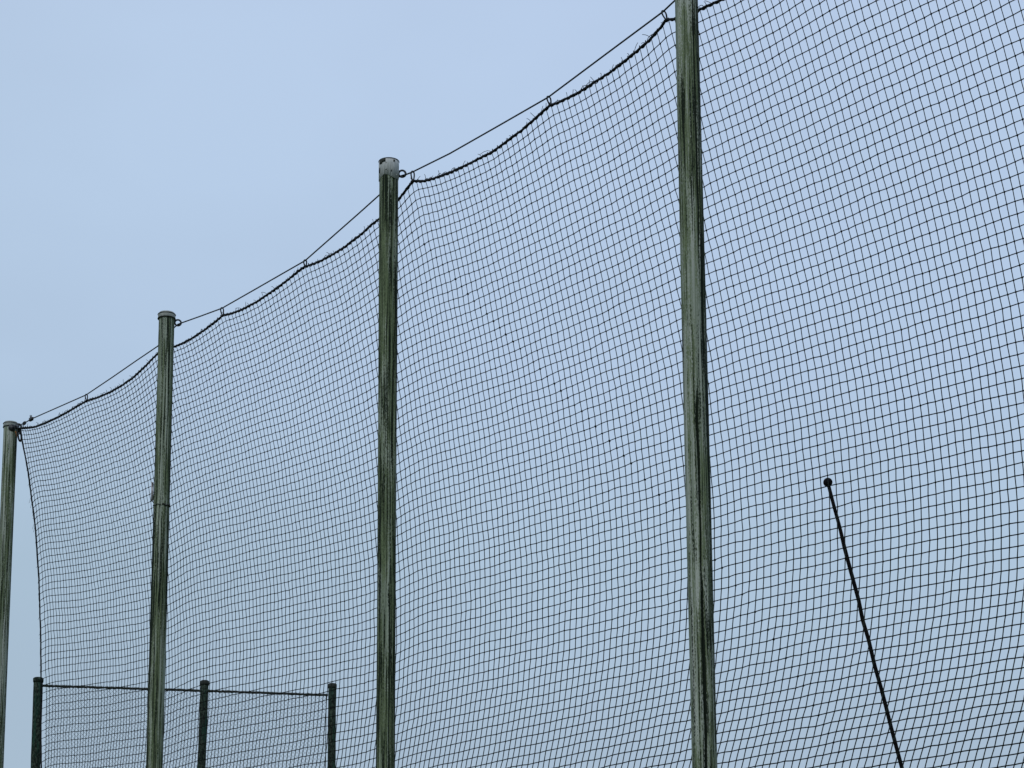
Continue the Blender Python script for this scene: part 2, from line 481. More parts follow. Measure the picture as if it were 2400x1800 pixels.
def fit():
    gx=np.arange(x0,2720,GX); gy=np.arange(y0,2420,GY)
    nx,ny=len(gx),len(gy)
    X,Y=np.meshgrid(gx,gy)  # [ny,nx]
    sl=-np.gradient(np.interp(gx,rx,ry),gx)
    # row slope field with the rope's own slope fading with depth (followed along leaning columns)
    d=np.maximum(Y-rope(X),0)
    Xs=X-.24*np.minimum(d,500); sr=-(rope(Xs+8)-rope(Xs-8))/16
    w=np.exp(-d/110.0)
    Sf=table(T_ROW,X,Y); Sf=w*sr+(1-w)*Sf
    Cf=table(T_COL,X,Y); Pf=table(T_PITCH,X,Y)
    kk=np.interp(X,[500,900,1750,2050,2400],[1.03,.98,.99,.95,.94])+np.clip((Y-900)/600,0,1)*np.interp(X,[500,900,1750,2050,2400],[0,.09,.09,0,-.06])
    Dx=kk*1e-6*(X+2250)**2*(1+Sf*Cf)
    act=(Y>rope(X)-45)&(X>np.interp(Y,ey,ex)-35)&(Y<2410)
    wt=act.astype(float)
    def solve(rows):  # rows: list of (weight array, [(coef array, dy,dx)...], rhs) plus points
        def A(u):
            return [w_*sum(c*u[dy:ny-1+dy,dx:nx-1+dx] for c,dy,dx in st) for w_,st,_ in rows['cell']]+[rows['reg']*(u[:,2:]-2*u[:,1:-1]+u[:,:-2]),rows['regy']*(u[2:]-2*u[1:-1]+u[:-2])]+[rows['pw']*sum(c*u[iy,ix] for c,iy,ix in rows['pts'])]
        def AT(r):
            o=np.zeros((ny,nx)); n=len(rows['cell'])
            for k,(w_,st,_) in enumerate(rows['cell']):
                v=w_*r[k]
                for c,dy,dx in st: o[dy:ny-1+dy,dx:nx-1+dx]+=c*v
            v=rows['reg']*r[n]; o[:,2:]+=v; o[:,1:-1]-=2*v; o[:,:-2]+=v
            v=rows['regy']*r[n+1]; o[2:]+=v; o[1:-1]-=2*v; o[:-2]+=v
            v=rows['pw']*r[n+2]
            for c,iy,ix in rows['pts']: np.add.at(o,(iy,ix),c*v)
            return o
        b=[w_*rhs for w_,_,rhs in rows['cell']]+[np.zeros((ny,nx-2)),np.zeros((ny-2,nx)),rows['pw']*rows['pr']]
        u=rows['init'].copy(); r=AT([p-q for p,q in zip(b,A(u))]); p=r.copy(); rs=(r*r).sum()
        for it in range(900):
            Ap=AT(A(p)); al=rs/(p*Ap).sum(); u+=al*p; r-=al*Ap; rn=(r*r).sum()
            if rn<1e-7: break
            p=r+rn/rs*p; rs=rn
        return u
    mid=lambda a:(a[1:,1:]+a[:-1,1:]+a[1:,:-1]+a[:-1,:-1])/4
    h=.5
    one=1.0
    def dX(co): return [(co*h/GX,0,1),(co*h/GX,1,1),(-co*h/GX,0,0),(-co*h/GX,1,0)]
    def dY(co): return [(co*h/GY,1,0),(co*h/GY,1,1),(-co*h/GY,0,0),(-co*h/GY,0,1)]
    Sm,Cm,Pm,Dm,Wm=map(mid,(Sf,Cf,Pf,Dx,wt)); Wm=(Wm>.99)*1.0
    def pts(px,py):
        fx=(px-x0)/GX; fy=(py-y0)/GY; ix=fx.astype(int); iy=fy.astype(int); tx=fx-ix; ty=fy-iy
        return [((1-tx)*(1-ty),iy,ix),(tx*(1-ty),iy,ix+1),((1-tx)*ty,iy+1,ix),(tx*ty,iy+1,ix+1)]
    px=np.arange(50,2690,5.0); py=rope(px)
    J=solve(dict(cell=[(Wm*20*20,dX(one)+dY(-Sm),0*Sm),(Wm*6*20,dY(one),1/Pm)],reg=.02,regy=.25,pts=pts(px,py),pw=4.0,pr=0*px,init=(Y-rope(X))/20))
    qy=np.arange(1010,2390,10.0); qx=np.interp(qy,ey,ex)
    I=solve(dict(cell=[(Wm*20*15,dY(one)+dX(Cm),0*Sm),(Wm*5*15,dX(one),1/Dm)],reg=.1,regy=.3,pts=pts(qx,qy),pw=3.0,pr=0*qx,init=(1/2290-1/(X+2250))/1e-6))
    return gx,gy,J,I
def nodes(gx,gy,J,I):
    out={}
    nx,ny=len(gx),len(gy)
    for a in range(ny-1):
        for b in range(nx-1):
            if gy[a+1]<rope(gx[b])-60 and gy[a+1]<rope(gx[b+1])-60: continue
            q=[(a,b),(a,b+1),(a+1,b),(a+1,b+1)]
            for tri in ((q[0],q[1],q[2]),(q[1],q[3],q[2])):
                i=[I[t] for t in tri]; j=[J[t] for t in tri]
                i0,i1=int(np.ceil(min(i))),int(np.floor(max(i))); j0,j1=int(np.ceil(min(j))),int(np.floor(max(j)))
                if i1<i0 or j1<j0 or i1-i0>8 or j1-j0>8: continue
                det=(i[1]-i[0])*(j[2]-j[0])-(i[2]-i[0])*(j[1]-j[0])
                if abs(det)<1e-9: continue
                for ii in range(i0,i1+1):
                    for jj in range(j0,j1+1):
                        u=((ii-i[0])*(j[2]-j[0])-(i[2]-i[0])*(jj-j[0]))/det
                        v=((i[1]-i[0])*(jj-j[0])-(ii-i[0])*(j[1]-j[0]))/det
                        if u<-1e-9 or v<-1e-9 or u+v>1+1e-9: continue
                        X=[gx[t[1]] for t in tri]; Yv=[gy[t[0]] for t in tri]
                        out.setdefault((ii,jj),(X[0]+u*(X[1]-X[0])+v*(X[2]-X[0]),Yv[0]+u*(Yv[1]-Yv[0])+v*(Yv[2]-Yv[0])))
    return out

# ---------------------------------------------------------------- ground
def grass_mat():
    def build(t, p):
        a = noise(t, mapped(t, (0.5, 0.5, 0.5)), 1.0, 6.0, 0.6)
        b = noise(t, mapped(t, (14, 14, 14)), 1.0, 6.0, 0.7)
        c = mixc(t, rng_map(t, b, 0.35, 0.65), (0.035, 0.06, 0.018), (0.09, 0.12, 0.04))
        c = mixc(t, rng_map(t, a, 0.4, 0.7, 0, 0.5), c, (0.12, 0.11, 0.06))
        t.links.new(c, p.inputs['Base Color'])
    return material('mown_grass', build, 0.95, 0, 0.1)


g = Geo()
g.add([(-2500, -2500, 0), (2500, -2500, 0), (2500, 2500, 0), (-2500, 2500, 0)], [(0, 1, 2, 3)])
tag(g.make('ground', grass_mat(), None, False), kind='structure')


# ---------------------------------------------------------------- tall timber posts
def shaft(base, h, r_top, r_bot, cracks, seed, seg=128, rough=1.0):
    """round pole with a slightly uneven outline and real drying cracks.
    cracks: (angle offset as a fraction of the visible half width, z0, z1, width rad, depth, painted darkness); zero depth is only a dark band"""
    rs = np.random.default_rng(seed)
    nz_ = 190
    z = np.linspace(0, h, nz_)
    an = np.arange(seg) * 2 * math.pi / seg
    to_cam = math.atan2(-base[1], -base[0])
    ph = rs.uniform(0, 6.28, 12)
    R = np.interp(z, [0, h], [r_bot, r_top])[:, None] * np.ones(seg)[None]
    for k in range(6):
        R += 0.0005 * rough * np.sin((k + 2) * an[None] + ph[k] + 0.35 * np.sin(z[:, None] * (0.4 + .1 * k) + ph[k + 5]))
    R += 0.0012 * rough * np.sin(z * 1.3 + ph[3])[:, None]
    R += rs.normal(0, 0.00022, R.shape)
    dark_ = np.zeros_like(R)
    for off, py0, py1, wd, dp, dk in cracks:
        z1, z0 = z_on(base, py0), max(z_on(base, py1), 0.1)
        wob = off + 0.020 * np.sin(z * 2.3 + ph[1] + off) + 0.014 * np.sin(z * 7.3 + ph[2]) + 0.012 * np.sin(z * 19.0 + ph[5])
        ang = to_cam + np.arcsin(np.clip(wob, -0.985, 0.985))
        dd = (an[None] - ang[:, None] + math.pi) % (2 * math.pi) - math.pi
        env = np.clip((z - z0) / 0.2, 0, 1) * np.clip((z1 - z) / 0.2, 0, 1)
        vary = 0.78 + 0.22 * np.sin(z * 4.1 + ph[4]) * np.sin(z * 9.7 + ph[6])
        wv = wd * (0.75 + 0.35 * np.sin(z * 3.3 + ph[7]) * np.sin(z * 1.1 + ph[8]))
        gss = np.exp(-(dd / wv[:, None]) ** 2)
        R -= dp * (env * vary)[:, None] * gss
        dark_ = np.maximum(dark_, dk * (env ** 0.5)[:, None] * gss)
    v = np.stack([R * np.cos(an)[None], R * np.sin(an)[None], z[:, None] * np.ones(seg)[None]], -1).reshape(-1, 3) + np.asarray(base)
    idx = np.arange(nz_ * seg).reshape(nz_, seg)
    f = np.stack([idx[:-1], np.roll(idx, -1, 1)[:-1], np.roll(idx, -1, 1)[1:], idx[1:]], -1).reshape(-1, 4)
    gg = Geo()
    gg.v.append(v); gg.n = len(v)
    gg.f = [tuple(int(a) for a in q) for q in f]
    gg.f.append(tuple(int(a) for a in idx[-1]))
    return gg, dark_.ravel()


def post_at(px900):
    p = on_plane(px900, 900.0)
    return np.array([p[0], p[1], 0.0])


def z_on(base, py):
    """height of the point of an upright line that shows at picture row py"""
    # upright line, unknown column: solve the row equation for z
    ty = -(py - PY) / F
    # (q.UP)/(q.FW) = ty with q = (x, y, z - EYE)
    x, y = base[0], base[1]
    num = ty * y * FW[1] - y * UP[1]
    return EYE + num / (UP[2] - ty * FW[2])


def radius(base, wpx, py):
    z = z_on(base, py)
    dep = (np.array([base[0], base[1], z]) - C0) @ FW
    return wpx * 0.5 * dep / F


def cam_frame(base):
    """(towards the camera, to the right as seen) unit vectors on the ground"""
    b = -np.array([base[0], base[1], 0.0]); b /= np.linalg.norm(b)
    return b, np.array([-b[1], b[0], 0.0])


POSTS = [  # x at row 900, row of the top, widths (row, px), has cap, label, wood parameters, cracks and dark bands
    dict(x=29.3, top=993, w=((1020, 31.5), (1800, 32.5)), cap=True, seed=3, wood=(0.6, 0.42, 0.2),
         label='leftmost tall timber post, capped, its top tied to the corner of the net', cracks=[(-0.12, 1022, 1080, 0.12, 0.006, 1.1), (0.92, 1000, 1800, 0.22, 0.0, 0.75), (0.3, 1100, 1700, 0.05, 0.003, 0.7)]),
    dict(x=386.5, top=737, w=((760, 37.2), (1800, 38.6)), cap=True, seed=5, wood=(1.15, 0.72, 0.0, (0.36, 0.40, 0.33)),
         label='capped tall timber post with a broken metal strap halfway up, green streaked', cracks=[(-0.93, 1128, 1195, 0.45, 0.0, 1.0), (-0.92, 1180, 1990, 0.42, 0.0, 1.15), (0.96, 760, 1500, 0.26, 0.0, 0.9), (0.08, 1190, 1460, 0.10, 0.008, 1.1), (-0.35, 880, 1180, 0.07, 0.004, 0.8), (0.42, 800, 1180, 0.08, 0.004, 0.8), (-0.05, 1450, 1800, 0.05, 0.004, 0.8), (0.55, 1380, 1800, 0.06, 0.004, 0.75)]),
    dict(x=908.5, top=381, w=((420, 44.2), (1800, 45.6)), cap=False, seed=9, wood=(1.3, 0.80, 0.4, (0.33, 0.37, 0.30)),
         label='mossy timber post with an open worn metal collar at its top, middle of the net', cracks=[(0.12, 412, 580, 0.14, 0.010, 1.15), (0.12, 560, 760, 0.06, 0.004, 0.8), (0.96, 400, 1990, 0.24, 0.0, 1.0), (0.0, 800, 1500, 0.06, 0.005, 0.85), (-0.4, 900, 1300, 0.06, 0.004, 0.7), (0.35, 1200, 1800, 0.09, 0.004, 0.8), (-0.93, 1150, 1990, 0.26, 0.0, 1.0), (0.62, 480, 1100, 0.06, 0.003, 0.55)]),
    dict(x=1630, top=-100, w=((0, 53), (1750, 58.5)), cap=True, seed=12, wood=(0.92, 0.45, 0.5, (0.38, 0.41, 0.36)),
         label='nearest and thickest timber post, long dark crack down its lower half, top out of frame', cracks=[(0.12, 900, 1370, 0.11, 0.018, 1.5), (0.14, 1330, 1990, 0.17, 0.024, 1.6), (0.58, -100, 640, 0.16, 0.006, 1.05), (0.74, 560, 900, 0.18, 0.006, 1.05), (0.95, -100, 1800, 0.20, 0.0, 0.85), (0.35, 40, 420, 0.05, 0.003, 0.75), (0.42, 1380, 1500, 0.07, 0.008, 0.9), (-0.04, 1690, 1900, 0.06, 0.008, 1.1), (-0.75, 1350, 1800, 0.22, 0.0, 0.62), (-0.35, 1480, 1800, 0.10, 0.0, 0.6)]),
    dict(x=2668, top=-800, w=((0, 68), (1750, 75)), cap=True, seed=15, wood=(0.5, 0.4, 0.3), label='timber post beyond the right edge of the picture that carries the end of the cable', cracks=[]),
]
BASES = []
for P in POSTS:
    base = post_at(P['x'])
    if P['x'] > 2000: P['topz'] = TOP_Z + 0.05
    else: P['topz'] = float(z_on(base, P['top']))
    if P['x'] == 1630: P['topz'] = TOP_Z + 0.02
    (y1, w1), (y2, w2) = P['w']
    if P['x'] > 2000: r1 = r2 = 0.061
    else: r1, r2 = radius(base, w1, y1), radius(base, w2, y2)
    z1, z2 = (z_on(base, y1), z_on(base, y2)) if P['x'] < 2000 else (6.0, 1.0)
    sl = (r1 - r2) / (z1 - z2)
    rt, rb = r1 + sl * (P['topz'] - z1), r2 - sl * z2
    P['base'], P['rt'] = base, rt
    BASES.append(base)
    root = tag(empty('timber_post', base), P['label'], 'post', 'tall timber posts that carry the net')
    P['root'] = root
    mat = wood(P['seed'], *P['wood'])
    gg, dark_mask = shaft(base, P['topz'] - (0.012 if P['cap'] else 0.002), rt, rb, P['cracks'], P['seed'])
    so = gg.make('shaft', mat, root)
    at_ = so.data.attributes.new('crack_shade_and_bands', 'FLOAT', 'POINT')      # shade painted into the drying cracks, plus dark bands down the flanks
    at_.data.foreach_set('value', dark_mask.astype(np.float32))
    top = np.array([base[0], base[1], P['topz']])
    tc_, rt_ = cam_frame(base)
    if P['cap']:
        c = Geo()
        R = rt + 0.0045
        c.lathe(top, [(R, -0.036), (R + 0.001, -0.030), (R + 0.0015, -0.006), (R - 0.002, 0.004), (R * 0.88, 0.011), (R * 0.55, 0.017), (R * 0.2, 0.019)], 64)
        c.make('cap', M_CAP, root)
        for h in (-0.036, -0.004):
            q = Geo()
            a = np.linspace(0, 2 * math.pi, 49)[:-1]
            q.tube(top + np.stack([(R + 0.0015) * np.cos(a), (R + 0.0015) * np.sin(a), np.full(48, h)], -1), 0.0036, 6, closed=True, refn=(0, 0, 1))
            q.make('cap_rim', M_CAPRIM, root)
    else:
        c = Geo()
        seg = 72
        a = np.arange(seg) * 2 * math.pi / seg
        R = rt + 0.0045
        rs = np.random.default_rng(4)
        low = -0.118 + 0.012 * np.sin(3 * a + 1) + rs.normal(0, 0.003, seg)
        hi = 0.004 + 0 * a
        v = []
        for rr, hh in ((R, low), (R, hi - 0.03), (R, hi), (R - 0.004, hi), (R - 0.004, low)):
            v.append(np.stack([rr * np.cos(a), rr * np.sin(a), hh], -1) + top)
        idx = np.arange(5 * seg).reshape(5, seg)
        nx_ = np.roll(idx, -1, 1)
        f = [tuple(int(q) for q in (idx[i, k], nx_[i, k], nx_[(i + 1) % 5, k], idx[(i + 1) % 5, k])) for i in range(5) for k in range(seg)]
        c.add(np.concatenate(v), f)

        def collar_build(t, p):
            n = noise(t, mapped(t, (26, 26, 20), (3.1, 0.4, 1.2)), 1.0, 5.0, 0.6, 0.4)
            m_ = noise(t, mapped(t, (60, 60, 12)), 1.0, 4.0, 0.6)
            cc = mixc(t, rng_map(t, m_, 0.3, 0.7), (0.34, 0.36, 0.35), (0.50, 0.51, 0.50))
            cc = mixc(t, rng_map(t, n, 0.60, 0.635), cc, (0.012, 0.014, 0.012))
            t.links.new(cc, p.inputs['Base Color'])
        c.make('collar', material('worn_collar', collar_build, 0.7, 0, 0.3), root)
        q = Geo()
        a = np.linspace(0, 2 * math.pi, 65)[:-1]
        rim = top + np.stack([R * np.cos(a), R * np.sin(a), np.full(64, 0.004)], -1)
        q.tube(rim, 0.0028, 6, closed=True, refn=(0, 0, 1))
        # torn, blackened flaps of the collar on its left shoulder
        for s, z0, z1, ww in ((-0.78, -0.002, -0.028, 0.024), (-0.50, 0.002, -0.020, 0.024), (-0.9, -0.05, -0.085, 0.012), (0.5, -0.006, -0.018, 0.010)):
            ct = tc_ * math.sqrt(1 - s * s) + rt_ * s
            tg = np.array([-ct[1], ct[0], 0])
            q.box(top + ct * (R + 0.0012) + np.array([0, 0, (z0 + z1) / 2]), tg * ww / 2, ct * 0.0016, np.array([0, 0, (z0 - z1) / 2]))
        q.make('collar_rim', M_CAPRIM, root)


def eye_bolt(P, cpx, cpy, rpx):
    """ring screwed into the far side of a post, standing clear of its right edge"""
    c = on_plane(cpx, cpy, NET_OFF * 0.75)
    dep = (c - C0) @ FW
    r = rpx * dep / F
    bx, rx_ = cam_frame(P['base'])
    g_ = Geo()
    a = np.linspace(0, 2 * math.pi, 33)[:-1]
    g_.tube(c + r * (np.cos(a)[:, None] * rx_ + np.sin(a)[:, None] * np.array([0, 0, 1.0])), 0.0068, 8, closed=True, refn=bx)
    inner = np.array([P['base'][0], P['base'][1], c[2] - r * 0.2]) + 0.02 * NRM
    g_.tube([inner, inner * 0.4 + (c - r * 0.9 * rx_) * 0.6, c - r * 0.85 * rx_ - np.array([0, 0, r * 0.3])], 0.0048, 8)
    g_.make('eye_bolt', M_STEEL, P['root'])


eye_bolt(POSTS[1], 417.0, 756.5, 7.2)
eye_bolt(POSTS[2], 942.5, 407.2, 8.2)
eye_bolt(POSTS[3], 1652, -48, 9.5)

# --- leftmost post: eye bolt, nut and the rust it has shed
P = POSTS[0]
c = on_plane(28.5, 1003.0, -0.072)
bx, rx_ = cam_frame(P['base'])
g = Geo()
g.tube([c, c + bx * 0.016], [0.034, 0.028], 8)
g.tube([c + bx * 0.008 + rx_ * 0.01, on_plane(37, 1001, -0.05), on_plane(43, 998, 0.02)], [0.016, 0.015, 0.013], 8)
a = np.linspace(0, 2 * math.pi, 25)[:-1]
cc_ = on_plane(43.5, 999.5, 0.02)
g.tube(cc_ + 0.022 * (np.cos(a)[:, None] * rx_ + np.sin(a)[:, None] * np.array([0, 0, 1.0])), 0.0085, 8, closed=True, refn=bx)
g.make('eye_bolt', M_STEEL, P['root'])
g = Geo()
zc = z_on(P['base'], 1018)
ctr = np.array([P['base'][0], P['base'][1], zc])
for s, dz, hh, ww in ((0.80, 0.0, 0.035, 0.012), (0.9, -0.02, 0.03, 0.007), (0.70, 0.012, 0.018, 0.008)):
    ct = bx * math.sqrt(1 - s * s) + rx_ * s
    tg = np.array([-ct[1], ct[0], 0])
    g.box(ctr + ct * (P['rt'] + 0.0004) + np.array([0, 0, dz]), tg * ww / 2, ct * 0.0012, np.array([0, 0, hh / 2]))
g.make('rust_streak', M_RUST, P['root'])

# --- second post: broken strap with a pale plate hanging at its left
P = POSTS[1]
bx, rx_ = cam_frame(P['base'])
zs = z_on(P['base'], 1187)
rr = radius(P['base'], 38, 1187)
g = Geo()
an = np.linspace(-1.35, 1.35, 25)
th0 = math.atan2(bx[1], bx[0])
for lo, hi, rad in ((0.05, 1.45, 0.006), (-1.45, -0.05, 0.0030)):
    a = np.linspace(lo, hi, 16) + th0
    g.tube(np.stack([P['base'][0] + (rr + 0.003) * np.cos(a), P['base'][1] + (rr + 0.003) * np.sin(a), zs + 0.004 * np.sin(9 * a)], -1), rad, 6, refn=(0, 0, 1))
g.make('strap', M_CAPRIM, P['root'])
g = Geo()
zt, zb = z_on(P['base'], 1131), z_on(P['base'], 1174)
cl = np.array([P['base'][0], P['base'][1], 0]) - rx_ * (rr + 0.011)
g.box(cl + np.array([0, 0, (zt + zb) / 2]), rx_ * 0.009, bx * 0.003, np.array([0, 0, (zt - zb) / 2]))
g.make('side_plate', M_PALE, P['root'])
g = Geo()
g.tube([cl + np.array([0, 0, zt - 0.004]) + bx * .004, cl + np.array([0, 0, zt - 0.035]) + rx_ * 0.004 + bx * .004], 0.005, 6)
g.tube([cl - rx_ * 0.006 + np.array([0, 0, zb + 0.002]), cl + rx_ * 0.012 + np.array([0, 0, zb - 0.014]), cl + rx_ * 0.020 + np.array([0, 0, zs])], 0.0045, 6)
g.tube([cl + rx_ * 0.012 + np.array([0, 0, zb + 0.01]), cl + rx_ * 0.02 + np.array([0, 0, zt + 0.01])], 0.005, 6)
g.make('clip', M_CAPRIM, P['root'])

# ---------------------------------------------------------------- suspension cable
CABLE = [(46, 996), (57, 992), (72.5, 982.5), (110, 966), (160, 944), (202, 925.5), (260, 886.5), (320, 845), (369.4, 811.6), (395, 785), (408, 768), (416.5, 760.5), (425, 757), (470, 741), (520, 722.6),
         (600, 677), (660, 642.5), (715, 611), (790, 545), (840, 501), (888, 458), (920, 428), (937, 413), (944, 411), (952, 409), (966.7, 403.2), (1054, 360), (1170, 294), (1284.8, 228), (1420, 127), (1553.8, 27.5), (1582, 1.0),
         (1640, -46), (1656, -52), (1740, -100), (2290, -420), (2638, -665)]
cx_, cy_ = map(np.array, zip(*CABLE))
cable_w = on_plane(cx_, cy_, NET_OFF * 0.75)
cab = tag(empty('support_cable', cable_w[0]), 'thin steel cable running from post top to post top above the net', 'cable')
g = Geo()
g.tube(cable_w, 0.0050, 7)
g.make('cable', M_STEEL, cab)
g = Geo()   # wire-rope thimble and clamp with cut ends at the leftmost post
a = np.linspace(0, 2 * math.pi, 21)[:-1]
tcen = on_plane(57, 992, NET_OFF * 0.6)
dx_ = on_plane(72, 983, NET_OFF * 0.6) - on_plane(46, 997, NET_OFF * 0.6); dx_ /= np.linalg.norm(dx_)
dz_ = np.cross(dx_, NRM); dz_ /= np.linalg.norm(dz_)
g.tube(tcen + 0.030 * np.cos(a)[:, None] * dx_ + 0.011 * np.sin(a)[:, None] * dz_, 0.0072, 6, closed=True, refn=NRM)
g.make('thimble', M_STEEL, cab)
g = Geo()
cc2 = on_plane(73, 982.5, NET_OFF * 0.7)
g.box(cc2, dx_ * 0.030, NRM * 0.010, dz_ * 0.014)
g.box(cc2 - dx_ * 0.006 + np.array([0, 0, 0.014]), dx_ * 0.006, NRM * 0.006, dz_ * 0.008)
g.tube([cc2, cc2 - dx_ * 0.022 + np.array([0, 0, 0.022]), cc2 - dx_ * 0.026 + np.array([0, 0, 0.042])], 0.0042, 5)
g.tube([cc2, cc2 + dx_ * 0.004 + np.array([0, 0, 0.036])], 0.0040, 5)
g.tube([cc2 - dx_ * 0.03, cc2 + dx_ * 0.03], 0.0065, 6)
g.make('cable_clamp', M_STEEL, cab)

# ---------------------------------------------------------------- the net
gx, gy, JJ, II = fit()
ND = nodes(gx, gy, JJ, II)
HEM = 80                      # row of the net that is laced to the hem rope, well above head height
keys = [k for k in ND if k[0] >= 0 and 0 <= k[1] <= HEM]
K = {k: n for n, k in enumerate(keys)}
XY = np.array([ND[k] for k in keys])
IJ = np.array(keys)
# at the free left edge the rows drop into the side rope
edge_x = np.interp(XY[:, 1], ey, ex)
dd = np.maximum(XY[:, 0] - edge_x, 0)
grow = np.clip((XY[:, 1] - 1030) / 120, 0, 1)
XY[:, 1] += grow * 16 * np.exp(-dd / 9.0)
m0 = IJ[:, 0] == 0
XY[m0, 0] = np.interp(XY[m0, 1], ey, ex)
m1 = IJ[:, 1] == 0
XY[m1, 1] = rope(XY[m1, 0])
free = ~(m0 | m1)
XY[free] += rng.normal(0, 0.38, (int(free.sum()), 2))
# gentle unevenness of the hanging cloth, and the pucker along the mended diagonal seam
fade = free * np.clip(IJ[:, 1] / 8.0, 0, 1)
for kx, ky, phs, amp_ in ((0.041, 0.017, 1.1, 1.3), (-0.023, 0.052, 2.7, 1.2), (0.078, 0.031, 0.4, 0.8), (0.013, -0.071, 5.0, 0.9), (0.11, 0.06, 3.3, 0.45)):
    XY[:, 1] += fade * 0.38 * amp_ * np.sin(kx * XY[:, 0] + ky * XY[:, 1] + phs)
    XY[:, 0] += fade * 0.3 * amp_ * np.cos(ky * XY[:, 0] - kx * XY[:, 1] + 2 * phs)
sk = IJ[:, 0] - IJ[:, 1] - 113.0
XY[:, 1] -= fade * (IJ[:, 1] > 4) * 1.9 * np.tanh(sk) * np.exp(-np.abs(sk) / 2.2)


X_END = 2655.0                # just short of the last post, right of the frame


def inside(p):
    return p[0] < X_END


INS = np.array([inside(p) for p in XY])
W3 = on_net(XY[:, 0], XY[:, 1])


def cut_point(a, b):
    """picture point where the strand a->b was cut off"""
    lo, hi = 0.0, 1.0
    for _ in range(12):
        m = (lo + hi) / 2
        q = a + (b - a) * m
        if inside(q): lo = m
        else: hi = m
    return a + (b - a) * lo


def strands(step):
    """polylines of node numbers along one lattice direction, with the cut stubs at their ends"""
    out = []
    for k in keys:
        n = K[k]
        if not INS[n]: continue
        prev = (k[0] - step[0], k[1] - step[1])
        if prev in K and INS[K[prev]]: continue
        line = [W3[n]]; t = [k]
        if prev in K:
            line.insert(0, on_net(*cut_point(XY[n], XY[K[prev]])))
            t.insert(0, k)
        cur = k
        while True:
            nxt = (cur[0] + step[0], cur[1] + step[1])
            if nxt not in K: break
            if not INS[K[nxt]]:
                line.append(on_net(*cut_point(XY[K[cur]], XY[K[nxt]])))
                t.append(cur)
                break
            line.append(W3[K[nxt]]); t.append(nxt)
            cur = nxt
        if len(line) > 1: out.append((np.array(line), t))
    return out


net = tag(empty('net', W3[K[(0, 1)]]), 'large black knotted ball-stop net bellying in the wind behind the timber posts', 'net')


def tubes_fast(lines, rfun, name, mat, kind=None):
    V, Fc = [], []
    n0 = 0
    an = np.arange(3) * 2 * math.pi / 3 + 0.5
    for p, t in lines:
        tg = np.gradient(p, axis=0)
        tg /= np.linalg.norm(tg, axis=1)[:, None] + 1e-12
        a = np.cross(tg, NRM); a /= np.linalg.norm(a, axis=1)[:, None] + 1e-9
        b = np.cross(tg, a)
        r = rfun(p, t)
        v = p[:, None] + r[:, None, None] * (np.cos(an)[None, :, None] * a[:, None] + np.sin(an)[None, :, None] * b[:, None])
        V.append(v.reshape(-1, 3))
        idx = n0 + np.arange(len(p) * 3).reshape(-1, 3)
        q = np.stack([idx[:-1], np.roll(idx, -1, 1)[:-1], np.roll(idx, -1, 1)[1:], idx[1:]], -1).reshape(-1, 4)
        Fc.append(q)
        n0 += len(p) * 3
    o = link(name, np.concatenate(V), np.concatenate(Fc), mat, net)
    if kind: o['kind'] = kind
    return o


def depth_t(t):
    return np.clip(np.array([k[1] for k in t]) / 70.0, 0, 1)


row_lines = [l for l in strands((1, 0)) if l[1][0][1] >= 1]
col_lines = [l for l in strands((0, 1)) if l[1][0][0] >= 1]
tubes_fast(row_lines, lambda p, t: 0.0030 + 0.0005 * depth_t(t), 'netting', M_TWINE)
tubes_fast(col_lines, lambda p, t: 0.0022 + 0.0011 * depth_t(t), 'netting', M_TWINE_V)

# knots: small elongated lumps where the twines cross
sel = [n for n, k in enumerate(keys) if INS[n] and k[0] >= 1 and k[1] >= 1]
V, Fc = [], []
for cnt, n in enumerate(sel):
    k = keys[n]
    c = W3[n]
    nb = K.get((k[0], k[1] + 1)); pb = K.get((k[0], k[1] - 1))
    d = (W3[nb] - c) if nb is not None else (c - W3[pb])
    d = d / (np.linalg.norm(d) + 1e-9)
    s = np.cross(d, NRM); s /= np.linalg.norm(s) + 1e-9
    seam = (k[0] - k[1] == 113 and k[1] > 4)
    r, h = (0.0085, 0.0100) if seam else (0.0060, 0.0078)
    sc = 0.85 + 0.3 * random.random()
    r *= sc; h *= sc
    V.extend([c + d * h, c - d * h, c + s * r, c - s * r, c + NRM * r, c - NRM * r])
    o = cnt * 6
    Fc.extend([(o, o + 2, o + 4), (o, o + 4, o + 3), (o, o + 3, o + 5), (o, o + 5, o + 2), (o + 1, o + 4, o + 2), (o + 1, o + 3, o + 4), (o + 1, o + 5, o + 3), (o + 1, o + 2, o + 5)])
o = link('knot', np.array(V), np.array(Fc), M_TWINE, net)
o['kind'] = 'stuff'

# head rope with its lacing
rxs = np.arange(48, 2640, 6.0)
rys = rope(rxs)
head = on_plane(rxs, rys, NET_OFF)
far_end = np.array([BASES[4][0], BASES[4][1], TOP_Z - 0.1]) + NRM * NET_OFF
head = np.concatenate([head, [head[-1] * 0.5 + far_end * 0.5 - np.array([0, 0, 0.02]), far_end]])
g = Geo()
rr_ = 0.0066 + 0.0020 * rng.random(len(head)) + np.interp(np.arange(len(head)), [0, 60], [0.0014, 0.0])
g.tube(head + rng.normal(0, 0.0008, head.shape), rr_, 7)
g.make('head_rope', M_ROPE, net)
g = Geo()   # lacing cord wound round the head rope, with slack loops standing up here and there
dense = np.linspace(0, len(head) - 3, (len(head) - 2) * 7)
hp = np.stack([np.interp(dense, np.arange(len(head)), head[:, k]) for k in range(3)], -1)
ln = np.concatenate([[0], np.cumsum(np.linalg.norm(np.diff(hp, axis=0), axis=1))])
ph = ln / 0.052 * 2 * math.pi
amp = 0.0085 + 0.006 * np.maximum(0, np.sin(ln * 5.1 + 1.0)) * (np.sin(ph) > 0) + 0.003 * np.maximum(0, np.sin(ln * 13.7))
